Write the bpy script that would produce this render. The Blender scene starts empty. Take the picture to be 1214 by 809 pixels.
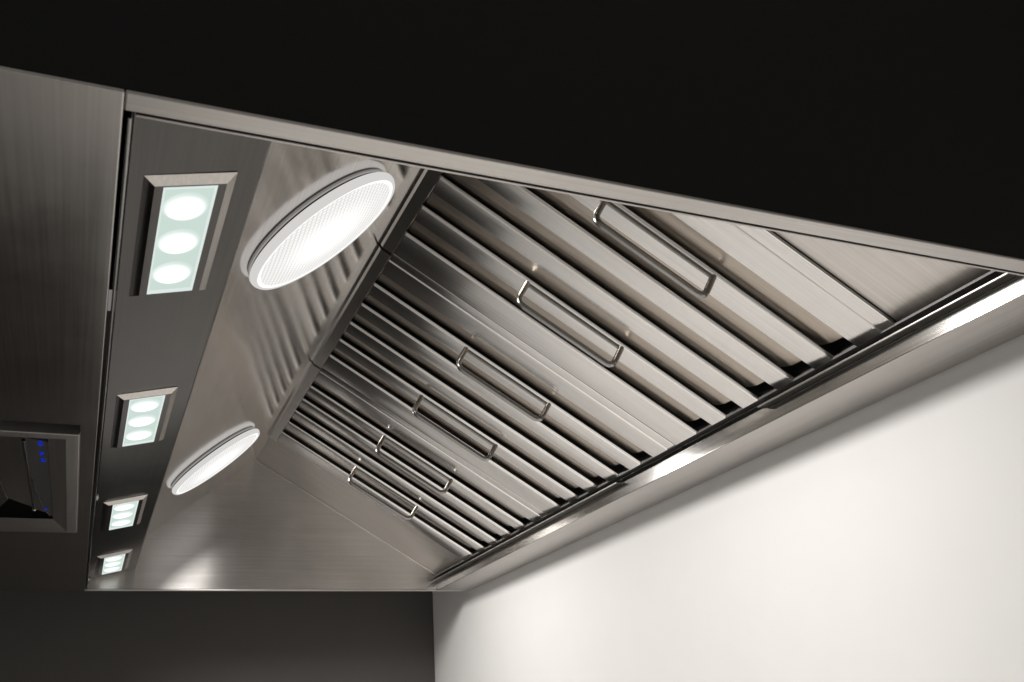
import bpy, bmesh, math, random
from mathutils import Vector, Matrix
sc = bpy.context.scene
C = sc.collection
Z0 = 1.95                      # height of the hood's underside above the floor
random.seed(4)

# ------------------------------------------------------------------ materials
def nodes_mat(name):
    m = bpy.data.materials.new(name); m.use_nodes = True
    nt = m.node_tree; nt.nodes.clear()
    out = nt.nodes.new('ShaderNodeOutputMaterial')
    return m, nt, out

def steel(name, base, rough, brush='y', aniso=0.5, bump=0.004, smudge=0.05, tangent=None, wave=.003):
    """brushed stainless steel: long streaks along `brush`, cloudy handling marks"""
    m, nt, out = nodes_mat(name)
    N, L = nt.nodes.new, nt.links.new
    b = N('ShaderNodeBsdfPrincipled'); L(b.outputs[0], out.inputs[0])
    b.inputs['Metallic'].default_value = 1
    tc = N('ShaderNodeTexCoord'); mp = N('ShaderNodeMapping')
    L(tc.outputs['Object'], mp.inputs[0])
    sc_ = {'x': (2.2, 260, 260), 'y': (260, 2.2, 260), 'z': (420, 420, 2.5), 's': (4, 300, 4)}[brush]
    mp.inputs['Scale'].default_value = sc_
    streak = N('ShaderNodeTexNoise'); streak.inputs['Scale'].default_value = 1; streak.inputs['Detail'].default_value = 3
    L(mp.outputs[0], streak.inputs['Vector'])
    cloud = N('ShaderNodeTexNoise'); cloud.inputs['Scale'].default_value = 5.5; cloud.inputs['Detail'].default_value = 5
    cloud.inputs['Roughness'].default_value = 0.62
    L(tc.outputs['Object'], cloud.inputs['Vector'])
    # roughness = rough + streaks + smudges
    a = N('ShaderNodeMath'); a.operation = 'MULTIPLY_ADD'
    L(streak.outputs['Fac'], a.inputs[0]); a.inputs[1].default_value = 0.035; a.inputs[2].default_value = rough - 0.0175 - smudge * .5
    c = N('ShaderNodeMath'); c.operation = 'MULTIPLY_ADD'
    L(cloud.outputs['Fac'], c.inputs[0]); c.inputs[1].default_value = smudge; L(a.outputs[0], c.inputs[2])
    L(c.outputs[0], b.inputs['Roughness'])
    # colour: faint warm clouding of the metal itself
    mix = N('ShaderNodeMix'); mix.data_type = 'RGBA'
    L(cloud.outputs['Fac'], mix.inputs[0])
    mix.inputs[6].default_value = (*[v * .89 for v in base], 1)
    mix.inputs[7].default_value = (base[0] * 1.06, base[1] * 1.05, base[2] * 1.04, 1)
    grain = N('ShaderNodeMapRange'); L(streak.outputs['Fac'], grain.inputs[0])
    grain.inputs[1].default_value = .3; grain.inputs[2].default_value = .7; grain.inputs[3].default_value = .91; grain.inputs[4].default_value = 1.06
    gm = N('ShaderNodeVectorMath'); gm.operation = 'SCALE'
    L(mix.outputs[2], gm.inputs[0]); L(grain.outputs[0], gm.inputs['Scale'])
    L(gm.outputs[0], b.inputs['Base Color'])
    b.inputs['Anisotropic'].default_value = aniso
    if tangent:
        t = N('ShaderNodeCombineXYZ')
        for i in range(3): t.inputs[i].default_value = tangent[i]
        L(t.outputs[0], b.inputs['Tangent'])
    bp = N('ShaderNodeBump'); bp.inputs['Strength'].default_value = bump; bp.inputs['Distance'].default_value = 0.002
    wv = N('ShaderNodeTexNoise'); wv.inputs['Scale'].default_value = 3.2; wv.inputs['Detail'].default_value = 1
    L(tc.outputs['Object'], wv.inputs['Vector'])
    b2 = N('ShaderNodeBump'); b2.inputs['Strength'].default_value = .35; b2.inputs['Distance'].default_value = wave
    L(wv.outputs['Fac'], b2.inputs['Height']); L(b2.outputs[0], bp.inputs['Normal'])
    L(streak.outputs['Fac'], bp.inputs['Height']); L(bp.outputs[0], b.inputs['Normal'])
    return m

def plain(name, base, rough, metallic=0.0, noise=0.0, scale=20, spec=0.5):
    m, nt, out = nodes_mat(name)
    N, L = nt.nodes.new, nt.links.new
    b = N('ShaderNodeBsdfPrincipled'); L(b.outputs[0], out.inputs[0])
    b.inputs['Roughness'].default_value = rough; b.inputs['Metallic'].default_value = metallic
    b.inputs['Specular IOR Level'].default_value = spec
    tc = N('ShaderNodeTexCoord'); n = N('ShaderNodeTexNoise')
    L(tc.outputs['Object'], n.inputs['Vector']); n.inputs['Scale'].default_value = scale; n.inputs['Detail'].default_value = 5
    mix = N('ShaderNodeMix'); mix.data_type = 'RGBA'; L(n.outputs['Fac'], mix.inputs[0])
    mix.inputs[6].default_value = (*[v * (1 - noise) for v in base], 1)
    mix.inputs[7].default_value = (*[min(1, v * (1 + noise)) for v in base], 1)
    L(mix.outputs[2], b.inputs['Base Color'])
    bp = N('ShaderNodeBump'); bp.inputs['Strength'].default_value = noise * .6; bp.inputs['Distance'].default_value = 0.001
    L(n.outputs['Fac'], bp.inputs['Height']); L(bp.outputs[0], b.inputs['Normal'])
    return m

def glow(name, col, strength):
    m, nt, out = nodes_mat(name)
    e = nt.nodes.new('ShaderNodeEmission'); e.inputs[0].default_value = (*col, 1); e.inputs[1].default_value = strength
    nt.links.new(e.outputs[0], out.inputs[0])
    return m

def lens_mat():
    """prismatic lamp lens: a lattice of small prisms over the glowing diffuser"""
    m, nt, out = nodes_mat('prismatic_lens')
    N, L = nt.nodes.new, nt.links.new
    tc = N('ShaderNodeTexCoord')
    dot = []
    for d, k in (((0, 1, 0), 1), ((.776, 0, .63), 1)):
        v = N('ShaderNodeVectorMath'); v.operation = 'DOT_PRODUCT'
        L(tc.outputs['Object'], v.inputs[0]); v.inputs[1].default_value = d
        s = N('ShaderNodeMath'); s.operation = 'MULTIPLY'; L(v.outputs['Value'], s.inputs[0]); s.inputs[1].default_value = 2 * math.pi / LENS_PITCH
        si = N('ShaderNodeMath'); si.operation = 'SINE'; L(s.outputs[0], si.inputs[0])
        dot.append(si)
    mul = N('ShaderNodeMath'); mul.operation = 'MAXIMUM'; L(dot[0].outputs[0], mul.inputs[0]); L(dot[1].outputs[0], mul.inputs[1])
    r = N('ShaderNodeMapRange'); L(mul.outputs[0], r.inputs[0])
    r.inputs[1].default_value = .3; r.inputs[2].default_value = 1
    r.inputs[3].default_value = LENS_HI; r.inputs[4].default_value = LENS_LO
    ln = N('ShaderNodeVectorMath'); ln.operation = 'LENGTH'; L(tc.outputs['Object'], ln.inputs[0])
    hot = N('ShaderNodeMapRange'); hot.interpolation_type = 'SMOOTHSTEP'; L(ln.outputs['Value'], hot.inputs[0])
    hot.inputs[1].default_value = .125; hot.inputs[2].default_value = .02; hot.inputs[3].default_value = 0; hot.inputs[4].default_value = .30
    su = N('ShaderNodeMath'); su.operation = 'ADD'; L(r.outputs[0], su.inputs[0]); L(hot.outputs[0], su.inputs[1])
    e = N('ShaderNodeEmission'); e.inputs[0].default_value = (1, .985, .965, 1); L(su.outputs[0], e.inputs[1])
    g = N('ShaderNodeBsdfGlossy'); g.inputs['Color'].default_value = (.04, .04, .04, 1); g.inputs['Roughness'].default_value = .12
    ad = N('ShaderNodeAddShader'); L(e.outputs[0], ad.inputs[0]); L(g.outputs[0], ad.inputs[1])
    L(ad.outputs[0], out.inputs[0])
    return m

def pane_mat():
    """frosted LED cover: three soft bright lenses in a pale green glowing pane"""
    m, nt, out = nodes_mat('led_pane')
    N, L = nt.nodes.new, nt.links.new
    def math_(op, a, b=None, c=None):
        n = N('ShaderNodeMath'); n.operation = op
        for i, v in enumerate((a, b, c)):
            if v is None: continue
            if isinstance(v, (int, float)): n.inputs[i].default_value = v
            else: L(v, n.inputs[i])
        return n.outputs[0]
    tc = N('ShaderNodeTexCoord'); sp = N('ShaderNodeSeparateXYZ'); L(tc.outputs['Object'], sp.inputs[0])
    u = math_('DIVIDE', sp.outputs[0], .0250)
    f = math_('FRACT', math_('DIVIDE', math_('SUBTRACT', sp.outputs[1], .066 - .043), .086))
    v = math_('MULTIPLY', math_('SUBTRACT', f, .5), .086 / .0315)
    d = math_('SQRT', math_('ADD', math_('MULTIPLY', u, u), math_('MULTIPLY', v, v)))
    mr = N('ShaderNodeMapRange'); mr.interpolation_type = 'SMOOTHSTEP'; L(d, mr.inputs[0])
    mr.inputs[1].default_value = 1.08; mr.inputs[2].default_value = .62; mr.inputs[3].default_value = 0; mr.inputs[4].default_value = 1
    mix = N('ShaderNodeMix'); mix.data_type = 'RGBA'; L(mr.outputs[0], mix.inputs[0])
    mix.inputs[6].default_value = (.60, .72, .66, 1); mix.inputs[7].default_value = (1.25, 1.3, 1.27, 1)
    e = N('ShaderNodeEmission'); L(mix.outputs[2], e.inputs[0])
    L(e.outputs[0], out.inputs[0])
    return m

WTX = -.03
LENS_PITCH, LENS_LO, LENS_HI = .0095, .70, .98
S_BASE = (.60, .575, .55)
cosF, sinF = .858, .513            # filter slope 31 degrees
M = {}
M['panel'] = steel('brushed_steel_along', (.54, .515, .49), .21, 'y', .5, smudge=.12, tangent=(0, 1, 0))
M['lamp_panel'] = steel('polished_steel', S_BASE, .135, 'y', 0, bump=.002, smudge=.05)
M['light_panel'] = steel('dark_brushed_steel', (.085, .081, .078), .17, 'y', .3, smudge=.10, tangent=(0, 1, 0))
M['end'] = steel('brushed_steel_across', (.70, .675, .65), .25, 'x', .9, bump=.002, tangent=(0, 0, 1))
M['filter'] = steel('filter_steel', (.69, .675, .66), .185, 's', .5, tangent=(0, 1, 0))
M['trough'] = steel('trough_steel', (.46, .405, .35), .30, 's', .2, tangent=(0, 1, 0))  # browner, darker base carries the double reflection between the baffles
M['edge'] = steel('highlight_edge_steel', (.93, .91, .885), .22, 's', 0)  # lighter steel, a highlight put into the colour of the edges
M['blank'] = steel('blanking_steel', (.62, .59, .56), .34, 's', .3, bump=.006, smudge=.1, tangent=(0, 1, 0))
M['rim'] = steel('rim_steel', (.57, .545, .52), .33, 'x', .4, tangent=(0, 1, 0))
M['rail'] = steel('rail_steel', (.36, .35, .335), .13, 'y', 0, smudge=.04)
M['rail_under'] = steel('rail_underside_steel', (.52, .50, .48), .42, 'y', 0)
M['chrome'] = plain('polished_wire', (.34, .33, .315), .21, 1.0, .02, 40)
M['frame'] = steel('trim_steel', (.66, .63, .60), .22, 'y', .2)
M['bezel'] = steel('bezel_steel', (.50, .475, .45), .40, 'y', 0)
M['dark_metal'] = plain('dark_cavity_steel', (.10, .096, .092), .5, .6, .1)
M['tray'] = plain('gutter_steel', (.32, .31, .295), .30, 1.0, .08, 30)
M['black'] = plain('black_side_finish', (.02, .0197, .0192), .6, 0, .15, 60, .12)
M['gasket'] = plain('black_rubber', (.012, .012, .012), .6)
M['wall'] = plain('white_wall_paint', (.75, .738, .722), .75, 0, .02, 9, .3)
M['farwall'] = plain('dark_wall_paint', (.078, .073, .068), .6, 0, .08, 5, .3)
M['floor'] = plain('added_floor', (.42, .41, .40), .5, 0, .15, 6)
M['added_worktop'] = plain('pale_reflector', (.82, .81, .79), .5, 0, .04, 8)
M['glass_dark'] = plain('dark_display_glass', (.05, .05, .05), .35, 0, .1, 20)
M['cover'] = steel('cover_steel', (.42, .40, .38), .30, 'y', .3)
M['lens'] = lens_mat()
M['lens_rim'] = glow('frosted_lens_rim', (1, .975, .95), .66)
M['lamp_base'] = glow('glowing_lamp_base', (1, .97, .94), .30)  # own glow stands in for lens light mirrored around the base
M['lens_ring'] = glow('bright_lens_ring', (1, .985, .96), 1.1)
M['pane'] = pane_mat()
M['pane_edge'] = glow('led_pane_edge', (.86, .96, .92), .85)
M['blue'] = glow('blue_segment', (.015, .05, .9), .42)

# ------------------------------------------------------------------ helpers
def tag(o, label, cat, group=None):
    o['label'] = label; o['category'] = cat
    if group: o['group'] = group
    return o

def thing(name, loc, label, cat, group=None):
    o = bpy.data.objects.new(name, None); C.objects.link(o)
    o.location = loc; o.empty_display_size = .05
    return tag(o, label, cat, group)

def wloc(o):
    v = Vector((0, 0, 0))
    while o: v += Vector(o.location); o = o.parent
    return v

def obj(name, bm, mat, parent=None, bevel=0.0, smooth=None, seg=2):
    """link one mesh; the bmesh is in hood coordinates (z=0 is the hood's underside)"""
    bmesh.ops.remove_doubles(bm, verts=bm.verts, dist=1e-6)
    bmesh.ops.recalc_face_normals(bm, faces=bm.faces)
    org = wloc(parent) if parent else Vector((0, 0, 0))
    bmesh.ops.translate(bm, vec=Vector((0, 0, Z0)) - org, verts=bm.verts)
    me = bpy.data.meshes.new(name); bm.to_mesh(me); bm.free()
    o = bpy.data.objects.new(name, me); C.objects.link(o)
    o.parent = parent
    me.materials.append(mat)
    if smooth is not None:
        me.shade_smooth()
        me.set_sharp_from_angle(angle=math.radians(smooth))
    if bevel:
        b = o.modifiers.new('edge', 'BEVEL'); b.width = bevel; b.segments = seg; b.limit_method = 'ANGLE'; b.angle_limit = math.radians(25)
        me.shade_smooth(); me.set_sharp_from_angle(angle=math.radians(40))
        b.harden_normals = True
    return o

def box(bm, x0, x1, y0, y1, z0, z1, T=None):
    vs = [Vector((x, y, z)) for x in (x0, x1) for y in (y0, y1) for z in (z0, z1)]
    if T: vs = [T(*v) for v in vs]
    v = [bm.verts.new(p) for p in vs]
    for f in ((0, 1, 3, 2), (4, 6, 7, 5), (0, 4, 5, 1), (2, 3, 7, 6), (0, 2, 6, 4), (1, 5, 7, 3)):
        bm.faces.new([v[i] for i in f])

def extrude_profile(bm, pts, y0, y1, T=None, closed=True):
    """closed cross-section pts [(a, b)] swept from y0 to y1"""
    T = T or (lambda a, y, b: Vector((a, y, b)))
    A = [bm.verts.new(T(a, y0, b)) for a, b in pts]
    B = [bm.verts.new(T(a, y1, b)) for a, b in pts]
    n = len(pts)
    for i in range(n if closed else n - 1):
        j = (i + 1) % n
        bm.faces.new((A[i], A[j], B[j], B[i]))
    if closed:
        bm.faces.new(A); bm.faces.new(B[::-1])

def prism(bm, poly, d):
    """polygon (list of Vector) given thickness by vector d"""
    A = [bm.verts.new(p) for p in poly]; B = [bm.verts.new(p + d) for p in poly]
    n = len(poly)
    bm.faces.new(A); bm.faces.new(B[::-1])
    for i in range(n):
        j = (i + 1) % n; bm.faces.new((A[i], B[i], B[j], A[j]))

def tube(bm, path, r, seg=12, closed=False):
    n = len(path); rings = []
    ref = None
    for i, p in enumerate(path):
        a = path[(i - 1) % n] if (closed or i > 0) else p
        b = path[(i + 1) % n] if (closed or i < n - 1) else p
        t = (b - a).normalized()
        if ref is None: ref = t.orthogonal().normalized()
        ref = (ref - t * ref.dot(t)).normalized()
        u = t.cross(ref)
        rings.append([bm.verts.new(p + (ref * math.cos(k * 2 * math.pi / seg) + u * math.sin(k * 2 * math.pi / seg)) * r) for k in range(seg)])
    for i in range(n if closed else n - 1):
        A, B = rings[i], rings[(i + 1) % n]
        for k in range(seg):
            bm.faces.new((A[k], A[(k + 1) % seg], B[(k + 1) % seg], B[k]))
    if not closed:
        bm.faces.new(rings[0]); bm.faces.new(rings[-1][::-1])

def rounded_path(pts, r, n=6):
    out = []; m = len(pts)
    for i in range(m):
        p, a, b = pts[i], pts[i - 1], pts[(i + 1) % m]
        u = (a - p).normalized() * r; v = (b - p).normalized() * r
        for k in range(n + 1):
            t = k / n
            out.append(p + u * (1 - t) ** 2 + v * t ** 2)
    return out

def lathe(bm, prof, T, seg=64):
    """prof [(r, h)] about the axis h; T(r cos, r sin, h) -> Vector"""
    rings = []
    for r, h in prof:
        if r < 1e-6: rings.append([bm.verts.new(T(0, 0, h))])
        else: rings.append([bm.verts.new(T(r * math.cos(k * 2 * math.pi / seg), r * math.sin(k * 2 * math.pi / seg), h)) for k in range(seg)])
    for A, B in zip(rings, rings[1:]):
        for k in range(seg):
            j = (k + 1) % seg
            if len(A) == 1 and len(B) == 1: continue
            if len(A) == 1: bm.faces.new((A[0], B[j], B[k]))
            elif len(B) == 1: bm.faces.new((A[k], A[j], B[0]))
            else: bm.faces.new((A[k], A[j], B[j], B[k]))

# slanted planes of the hood: (distance down the slope, y, height towards the viewer)
def slope(P, D):
    P = Vector((P[0], 0, P[1])); D = Vector((D[0] - P.x, 0, D[1] - P.z)).normalized()
    n = Vector((-D.z, 0, D.x))
    if n.z > 0: n = -n
    return lambda s, y, h: P + D * s + n * h + Vector((0, y, 0))
F = slope((.51, .469), (1.194, .06))       # filters
LP = slope((.51, .469), (.149, .176))      # panel with the round lamps
SP = slope((-.005, .037), (.127, .069))    # panel with the small spotlights
Y0, Y1 = .749, 3.437                       # near and far end of the hood
XW = 1.325                                 # white wall

# ------------------------------------------------------------------ setting
def structure(name, bm, mat, label):
    o = obj(name, bm, mat); o['kind'] = 'structure'; o['label'] = label; return o
bm = bmesh.new(); box(bm, XW, XW + .12, -1.2, 4.0, -Z0, 1.2); structure('wall', bm, M['wall'], 'white painted wall beside the steel hood')
bm = bmesh.new(); box(bm, -3.2, XW - .002, 3.87, 4.0, -Z0, 1.2); structure('end_wall', bm, M['farwall'], 'dark wall beyond the far end of the hood')
bm = bmesh.new(); box(bm, -3.2, XW - .002, -1.2, 3.868, -Z0 - .1, -Z0); structure('floor', bm, M['floor'], 'unseen kitchen floor, added for the steel to reflect')  # unseen floor, added so the steel has something to reflect

bm = bmesh.new(); box(bm, WTX, XW - .003, -.6, 3.866, -1.09, -1.05); box(bm, .25, XW - .003, 3.845, 3.866, -1.049, -.46); box(bm, -1.0, WTX, -.6, 2.5, -1.09, -1.05); structure('added_worktop', bm, M['added_worktop'], 'unseen pale surfaces under the hood, added for the steel to reflect')  # unseen slabs and upstand, added and shaped for reflections in the steel

# ------------------------------------------------------------------ the hood
hood = thing('extractor_hood', (.6, 2.1, Z0), 'long brushed stainless steel extractor hood seen from below with black side panel', 'extractor hood')

bm = bmesh.new(); box(bm, -1.0, XW - .003, Y0 - .0005, Y0 + .01, .0046, 1.1)
p = obj('side_panel', bm, M['black'], hood); p['label'] = 'plain black side panel above the bright lower rim'
bm = bmesh.new(); box(bm, -1.0, XW - .003, Y0 + .0105, Y1, 1.09, 1.1); obj('top_panel', bm, M['black'], hood)  # unseen top, added so world light stays out of the cavity
bm = bmesh.new(); box(bm, -1.0, -.99, Y0 + .0105, Y1 - .002, .02, 1.088); obj('side_panel', bm, M['black'], hood)

# left underside panel with the opening for the control unit
HX0, HX1, HY0, HY1 = -.36, -.0445, 1.704, 2.55
bm = bmesh.new()
xs = [-.99, HX0, HX1, -.0165]; ys = [Y0 - .001, HY0, HY1, Y1]
g = [[bm.verts.new((x, y, 0)) for y in ys] for x in xs]
for i in range(3):
    for j in range(3):
        if (i, j) != (1, 1): bm.faces.new((g[i][j], g[i][j + 1], g[i + 1][j + 1], g[i + 1][j]))
r = bmesh.ops.extrude_face_region(bm, geom=list(bm.faces))
bmesh.ops.translate(bm, vec=(0, 0, .0042), verts=[e for e in r['geom'] if isinstance(e, bmesh.types.BMVert)])
obj('underside_panel', bm, M['panel'], hood, bevel=.0018)

# rim under the near end, hem and inner lip
bm = bmesh.new(); box(bm, -.0161, XW - .003, Y0 - .001, .7755, 0, .0042); obj('bottom_rim', bm, M['rim'], hood, bevel=.0019, seg=3)
bm = bmesh.new(); box(bm, -.006, 1.185, .7830, .7865, .003, .2); obj('inner_lip', bm, M['rim'], hood, bevel=.001)
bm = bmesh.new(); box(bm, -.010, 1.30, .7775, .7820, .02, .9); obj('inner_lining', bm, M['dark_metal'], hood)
# upright flange between underside panel and light panel
bm = bmesh.new(); box(bm, -.0125, -.0085, .788, Y1 - .003, .001, .05); obj('flange', bm, M['rail'], hood, bevel=.0015)
# light panel with folded right edge
a0, a1 = SP(0, 0, 0), SP(.139, 0, 0)
bm = bmesh.new()
extrude_profile(bm, [(-.008, .0355), (a1.x, a1.z), (a1.x + .003, a1.z + .004), (a1.x - .002, a1.z + .03), (a1.x - .006, a1.z + .03), (a1.x - .004, a1.z + .006), (-.008, .040)], .788, Y1 - .003)
obj('light_panel', bm, M['light_panel'], hood, bevel=.0012)
# panel with round lamps
bm = bmesh.new(); extrude_profile(bm, [(0, 0), (.52, 0), (.52, -.006), (0, -.006)], .788, Y1 - .003, LP); obj('lamp_panel', bm, M['lamp_panel'], hood)
# blanking plates at both ends of the filter row
bm = bmesh.new(); extrude_profile(bm, [(0, .002), (.806, .002), (.806, -.006), (0, -.006)], .788, 1.0585, F)
p = obj('blanking_plate', bm, M['blank'], hood, bevel=.001); p['label'] = 'pale plate at the near end'
bm = bmesh.new(); extrude_profile(bm, [(0, .0), (.806, .0), (.806, -.006), (0, -.006)], 3.09, Y1 - .003, F)
obj('blanking_plate', bm, M['blank'], hood, bevel=.001)
bm = bmesh.new(); box(bm, 0, .806, Y1 - .0065, Y1 - .0032, .0005, .0035, F); obj('fold_line', bm, M['edge'], hood, bevel=.001)  # added light strip draws the bright fold line at the end panel
bm = bmesh.new(); extrude_profile(bm, [(0, -.085), (.90, -.085), (.90, -.09), (0, -.09)], .79, Y1 - .003, F); obj('dark_backing', bm, M['dark_metal'], hood)  # dark back plate added so no light leaks between the baffles
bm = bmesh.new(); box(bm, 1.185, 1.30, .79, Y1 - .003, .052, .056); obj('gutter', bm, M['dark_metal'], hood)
# far end panel with its bright hem
bm = bmesh.new(); box(bm, -.0165, XW - .003, Y1 - .002, Y1 + .004, .006, 1.088); ep = obj('end_panel', bm, M['end'], hood)
bm = bmesh.new(); box(bm, -.0165, 1.30, Y1 - .006, Y1 + .004, -.001, .0055); obj('hem', bm, M['rim'], ep, bevel=.002, seg=3)
# rail along the wall
bm = bmesh.new()
extrude_profile(bm, [(1.190, 0), (XW - .003, 0), (XW - .003, .006), (1.197, .006), (1.197, .036), (1.190, .036)], .7775, Y1 - .007)
wr = obj('wall_rail', bm, M['rail'], hood, bevel=.0022, seg=3); wr.data.materials.append(M['rail_under'])
for pf in wr.data.polygons:
    if pf.normal.z < -.9: pf.material_index = 1  # lighter underside, darker inner face: reflected light put into the steel colours
for y0, y1 in ((.788, 1.421), (1.996, Y1 - .004)):
    bm = bmesh.new(); box(bm, 1.168, 1.1885, y0, y1, .030, .034); obj('gutter_tray', bm, M['tray'], hood, bevel=.0015)
# bolts on the flange
for (x, y, z) in ((-.0075, 2.275, .02), (-.0075, 3.33, .018)):
    bm = bmesh.new(); bmesh.ops.create_uvsphere(bm, u_segments=14, v_segments=8, radius=.009, matrix=Matrix.Translation((x, y, z)) @ Matrix.Diagonal((.55, 1.6, 1, 1)))
    obj('bolt', bm, M['chrome'], hood, smooth=60)

# ------------------------------------------------------------------ baffle filters
FW, VAL0, PITCH, VW = .683, .092, .111, .058
def make_filter():
    t = thing('baffle_filter', (.51, 0, .469 + Z0), '', 'filter', 'baffle filters in a row')
    def highlight_edges(o):
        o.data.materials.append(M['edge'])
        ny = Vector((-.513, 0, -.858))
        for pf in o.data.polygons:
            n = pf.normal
            if n.y < -.25 and n.y > -.93 and n.dot(ny) > .3: pf.material_index = 1  # chamfers towards the viewer get the lighter steel as painted highlights
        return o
    v = [(VAL0 + PITCH * k, VAL0 + PITCH * k + VW) for k in range(5)]
    # frame: folded ridge rail, two side borders, bottom rail
    bm = bmesh.new()
    extrude_profile(bm, [(-.016, .004), (.002, .0165), (.027, .0165), (.0285, .006), (.0285, -.02), (-.012, -.02)], .003, FW - .003, F)
    TOP, DEEP = .0115, -.0105
    def edge(y):                       # bent edge on the side facing the viewer
        return [(y + .0042, TOP - .0052), (y, TOP - .0052), (y + .0004, TOP - .0042), (y + .0044, TOP - .0004), (y + .0054, TOP)]
    def channel(bm, prof, s0=.029, s1=.793):
        A = [bm.verts.new(F(s0, y, h)) for y, h in prof]; B = [bm.verts.new(F(s1, y, h)) for y, h in prof]
        n = len(prof)
        for i in range(n): bm.faces.new((A[i], A[(i + 1) % n], B[(i + 1) % n], B[i]))
        bm.faces.new(A); bm.faces.new(B[::-1])
    y = v[0][0]
    channel(bm, [(0, -.03), (0, .0086), (.0015, .0092), (.029, .0092), (.0300, .0100), (.0318, .0112), (.034, TOP), (y - .0008, TOP), (y, TOP - .0008), (y, TOP - .0040), (.034, TOP - .0040), (.034, -.03)])
    channel(bm, edge(v[4][1]) + [(FW - .001, TOP - .0006), (FW, TOP - .0018), (FW, -.03), (FW - .034, -.03), (FW - .034, TOP - .0052)])
    highlight_edges(obj('frame', bm, M['filter'], t, smooth=34))
    bm = bmesh.new(); extrude_profile(bm, [(.7975, -.004), (.812, .003), (.833, -.006), (.833, -.02), (.7975, -.02)], .002, FW - .002, F)
    obj('drip_rail', bm, M['tray'], t, bevel=.002)
    for k in range(4):
        ya, yb = v[k][1], v[k + 1][0]
        bm = bmesh.new(); channel(bm, edge(ya) + [(yb - .0008, TOP), (yb, TOP - .0008), (yb, TOP - .0052)]); highlight_edges(obj('baffle', bm, M['filter'], t, smooth=34))
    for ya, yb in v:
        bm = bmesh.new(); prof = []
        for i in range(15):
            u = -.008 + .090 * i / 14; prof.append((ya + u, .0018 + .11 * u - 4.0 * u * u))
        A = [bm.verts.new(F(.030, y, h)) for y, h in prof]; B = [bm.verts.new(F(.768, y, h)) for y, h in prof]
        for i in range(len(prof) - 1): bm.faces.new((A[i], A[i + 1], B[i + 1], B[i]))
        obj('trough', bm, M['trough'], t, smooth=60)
    for y in (.159, .4925):
        bm = bmesh.new(); r = .0064; ra = .019
        a, b, c, d = F(.289, y, .010), F(.526, y, .010), F(.526, y, .064), F(.289, y, .064)
        path = [a]
        for p, u, w_ in ((d, a, c), (c, d, b)):
            u = (u - p).normalized() * ra; w_ = (w_ - p).normalized() * ra
            path += [p + u * (1 - k / 7) ** 2 + w_ * (k / 7) ** 2 for k in range(8)]
        tube(bm, path + [b], r, 14)
        tube(bm, [F(.293, y, .0145), F(.522, y, .0145)], .0034, 10)  # added thin bar stands in for the handle's reflection on the baffle
        obj('handle', bm, M['chrome'], t, smooth=60)
    return t
def copy_tree(o, parent=None):
    c = o.copy(); C.objects.link(c); c.parent = parent
    for ch in [x for x in bpy.data.objects if x.parent == o]: copy_tree(ch, c)
    return c
filt = make_filter()
fl = ['stainless baffle filter nearest the viewer, beside the pale blank plate and partly behind the rim',
      'stainless baffle filter in the middle of the row, between the two other filters',
      'stainless baffle filter deepest in the hood, beside the far end panel']
for i, y in enumerate((1.060, 1.7475, 2.435)):
    o = filt if i == 0 else copy_tree(filt)
    o.location = (.51, y, .469 + Z0); o['label'] = fl[i]

# ------------------------------------------------------------------ round lamps
def make_lamp():
    c = LP(.267, 0, 0)
    t = thing('round_lamp', (c.x, 0, c.z + Z0), '', 'lamp', 'round lamps on the slanted panel')
    T = lambda a, b, h: LP(.267 + a, b, h)
    R = .160
    bm = bmesh.new(); lathe(bm, [(0, .001), (R * .965, .001), (R * .965, .0025), (R * .955, .0032), (0, .0032)], T); obj('base', bm, M['lamp_base'], t, smooth=50)
    bm = bmesh.new(); lathe(bm, [(0, .0034), (R * .955, .0034), (R * .955, .0070), (0, .0070)], T); obj('gasket', bm, M['gasket'], t, smooth=40)
    bm = bmesh.new(); lathe(bm, [(R * .90, .0072), (R * .985, .0075), (R, .0100), (R, .0150), (R * .985, .0195), (R * .975, .0217), (R * .955, .0225), (R * .945, .0205)], T); obj('lens_rim', bm, M['lens_rim'], t, smooth=60)
    bm = bmesh.new(); lathe(bm, [(R * .955, .0195), (R * .940, .0217), (R * .918, .0221), (R * .900, .0211)], T); obj('lens_ring', bm, M['lens_ring'], t, smooth=60)
    bm = bmesh.new(); lathe(bm, [(R * .908, .0205), (R * .6, .0240), (R * .3, .0263), (0, .0270)], T); obj('lens', bm, M['lens'], t, smooth=60)
    return t
def lamp_light(y, power, r):
    l = bpy.data.lights.new('lamp_glow', 'AREA'); l.shape = 'DISK'; l.size = 2 * r; l.energy = power; l.color = (1, .98, .955); l.spread = math.radians(SPREAD)
    o = bpy.data.objects.new('lamp_glow', l); C.objects.link(o)
    n = LP(0, 0, 1) - LP(0, 0, 0)
    o.location = LP(.267, y, .032) + Vector((0, 0, Z0))
    o.rotation_euler = n.to_track_quat('-Z', 'Y').to_euler()
LAMP_W = 9.6; SPREAD = 152
lamp = make_lamp()
for i, (y, s) in enumerate(((1.434, .955), (2.872, .955))):
    o = lamp if i == 0 else copy_tree(lamp)
    o.location.y = y; o.scale = (s, s, s)
    o['label'] = ['larger looking glowing round lamp with ribbed lens next to the near filters', 'glowing round lamp near the far end panel, its lens plain white'][i]
    lamp_light(y, LAMP_W, .15 * s)

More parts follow.
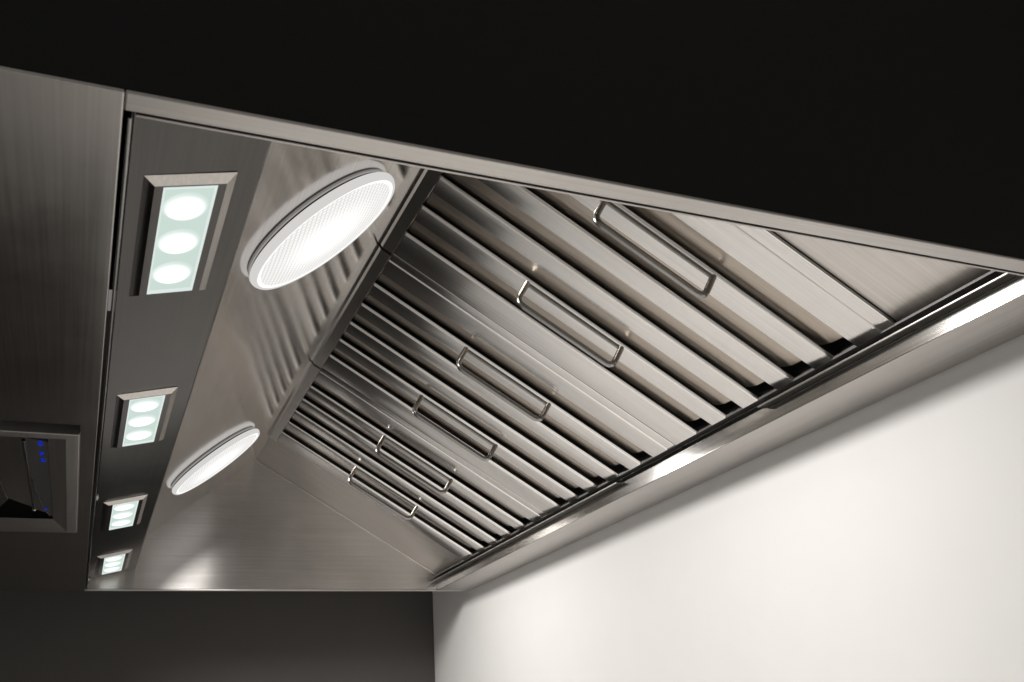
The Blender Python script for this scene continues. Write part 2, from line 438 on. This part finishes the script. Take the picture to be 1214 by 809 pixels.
# ------------------------------------------------------------------ recessed spotlights
def make_spot():
    c = SP(.063, 0, 0)
    t = thing('led_spotlight', (c.x, 0, c.z + Z0), '', 'spotlight', 'recessed LED spotlights along the narrow panel')
    S0, S1, L, H, B = .013, .113, .308, .0075, .011
    bm = bmesh.new()
    def ring(s0, s1, y0, y1, h): return [bm.verts.new(SP(s, y, h)) for s, y in ((s0, y0), (s1, y0), (s1, y1), (s0, y1))]
    rs = [ring(S0, S1, 0, L, .0003), ring(S0, S1, 0, L, .0012), ring(S0 + B, S1 - B, B * 1.2, L - B * 1.2, H), ring(.0335, .0925, .016, .292, H), ring(.0335, .0925, .016, .292, H - .003)]
    for A, Bq in zip(rs, rs[1:]):
        for k in range(4): bm.faces.new((A[k], A[(k + 1) % 4], Bq[(k + 1) % 4], Bq[k]))
    fr = obj('frame', bm, M['frame'], t); fr.data.materials.append(M['light_panel'])
    for pf in fr.data.polygons:
        c = pf.center
        if pf.normal.z < -.955 or abs(c.x) < .031 and abs(c.y - L * .5) < .139: pf.material_index = 1  # flat ring takes darker steel, so its dark reflection is in the colour
    bm = bmesh.new(); box(bm, .0335, .0925, .016, .292, H - .006, H - .0032, SP); obj('pane', bm, M['pane'], t)
    bm = bmesh.new()
    for q in ((.0337, .0357, .0162, .2918), (.0903, .0923, .0162, .2918), (.0358, .0902, .0162, .020), (.0358, .0902, .288, .2918)):
        box(bm, q[0], q[1], q[2], q[3], H - .0031, H + .0005, SP)
    obj('pane_edge', bm, M['pane_edge'], t)
    for k in range(3):
        bm = bmesh.new(); yc = .066 + .086 * k
        T = lambda a, b, h: SP(.063 + a, yc + b * 1.25, h)
        lathe(bm, [(0.0245, H - .0031), (.024, H - .001), (.018, H + .001), (0, H + .0018)], T, 32); obj('led', bm, M['pane'], t, smooth=60)
    return t
spot = make_spot()
sl = ['largest looking LED spotlight with three lenses, nearest the viewer', 'second LED spotlight from the viewer, between the nearest and the bolt on the seam',
      'third LED spotlight from the viewer, left of the far round lamp', 'smallest looking LED spotlight, in the corner against the far end panel']
for i, y in enumerate((.941, 1.645, 2.403, 3.062)):
    o = spot if i == 0 else copy_tree(spot)
    o.location.y = y; o['label'] = sl[i]

# ------------------------------------------------------------------ control unit set in the left panel
cu = thing('control_panel', (-.2, 2.1, Z0), 'dark control panel with blue digits, recessed in the left underside panel', 'control panel')
bm = bmesh.new()
def rect(x0, x1, y0, y1, z): return [bm.verts.new((x, y, z)) for x, y in ((x0, y0), (x1, y0), (x1, y1), (x0, y1))]
rs = [rect(-.356, -.0446, 1.752, 2.549, .03), rect(-.356, -.0446, 1.752, 2.549, -.003), rect(-.35, -.0665, 1.776, 2.536, -.0045), rect(-.33, -.098, 1.83, 2.47, .012)]
for A, B in zip(rs, rs[1:]):
    for k in range(4): bm.faces.new((A[k], A[(k + 1) % 4], B[(k + 1) % 4], B[k]))
obj('bezel', bm, M['bezel'], cu, bevel=.0015)
bm = bmesh.new(); box(bm, -.36, -.04, 1.69, 2.56, .09, .095); box(bm, -.042, -.04, 1.69, 2.56, .014, .089); box(bm, -.36, -.0421, 1.69, 1.694, .014, .089); box(bm, -.36, -.0421, 2.556, 2.56, .014, .089)
obj('housing', bm, M['dark_metal'], cu)
def poly(pts): return [Vector(p) for p in pts]
bm = bmesh.new(); prism(bm, poly([(-.143, 1.835, .0145), (-.0935, 1.86, .0145), (-.090, 2.47, .0145), (-.106, 2.43, .0145), (-.136, 2.38, .0145)]), Vector((0, 0, .004)))
dp = obj('display', bm, M['glass_dark'], cu)
bm = bmesh.new(); prism(bm, poly([(-.33, 1.835, .016), (-.144, 1.835, .016), (-.137, 2.378, .016), (-.185, 2.30, .016), (-.33, 2.2, .016)]), Vector((0, 0, .004)))
obj('cover_plate', bm, M['cover'], cu, bevel=.001)
bm = bmesh.new(); prism(bm, poly([(-.33, 1.95, .008), (-.20, 1.95, .010), (-.183, 2.27, .006), (-.20, 2.33, .004), (-.33, 2.5, .004)]), Vector((0, 0, .003)))
obj('deflector', bm, M['panel'], cu, bevel=.001)
bm = bmesh.new(); tube(bm, poly([(-.1375, 1.842, .010), (-.1355, 2.365, .010)]), .0032, 10); bmesh.ops.create_uvsphere(bm, u_segments=10, v_segments=8, radius=.005, matrix=Matrix.Translation((-.1355, 2.368, .010)))
obj('rod', bm, M['rail'], cu, smooth=60)
bm = bmesh.new(); tube(bm, poly([(-.131, 2.125, .0125), (-.127, 2.22, .0125), (-.121, 2.31, .0125), (-.113, 2.39, .0125), (-.104, 2.44, .0125)]), .0014, 8)
obj('wire', bm, M['chrome'], cu, smooth=60)
for yc, xc, seg in ((1.868, -.1125, 'abcd'), (1.932, -.1115, 'bg'), (1.975, -.110, 'gcd'), (2.378, -.1125, 'g')):
    bm = bmesh.new(); h, w = .017, .0052
    for s in seg:
        if s == 'a': box(bm, xc - w * .2, xc + w * .5, yc - h - .002, yc - h + .008, .0136, .0142)
        if s == 'b': box(bm, xc + w * .0, xc + w * .9, yc - h * .5, yc + h * .4, .0134, .0140)
        if s == 'c': box(bm, xc + w * .2, xc + w * 1.0, yc + h * .3, yc + h * .9, .0138, .01435)
        if s == 'd': box(bm, xc - w * .6, xc + w * .4, yc + h * .0, yc + h * .7, .0135, .0143)
        if s == 'g': box(bm, xc - w * .5, xc + w * .5, yc - .011, yc + .009, .0133, .0139)
    obj('digit', bm, M['blue'], dp)

# ------------------------------------------------------------------ world, camera, view
w = bpy.data.worlds.new('World'); sc.world = w; w.use_nodes = True
bg = w.node_tree.nodes['Background']; bg.inputs[0].default_value = (1, .96, .92, 1); bg.inputs[1].default_value = .18

cam = bpy.data.cameras.new('camera'); co = bpy.data.objects.new('camera', cam); C.objects.link(co)
cam.sensor_width = 36; cam.lens = 33.307; cam.clip_end = 100; cam.clip_start = .01
R = Matrix(((.918, .102, .382), (-.391, .384, .836), (-.062, -.918, .392)))   # columns: right, down, forward
right, down, fwd = R.col[0].normalized(), R.col[1].normalized(), R.col[2].normalized()
right = (right - fwd * right.dot(fwd)).normalized(); down = fwd.cross(right)
m = Matrix((right, -down, -fwd)).transposed().to_4x4(); m.translation = Vector((0, 0, -.55 + Z0))
co.matrix_world = m
cam.dof.use_dof = True; cam.dof.focus_distance = 2.0; cam.dof.aperture_fstop = 11
sc.camera = co
sc.view_settings.view_transform = 'Standard'; sc.view_settings.look = 'None'; sc.view_settings.exposure = 0; sc.view_settings.gamma = 1
sc.cycles.max_bounces = 10; sc.cycles.glossy_bounces = 6; sc.cycles.sample_clamp_indirect = 6
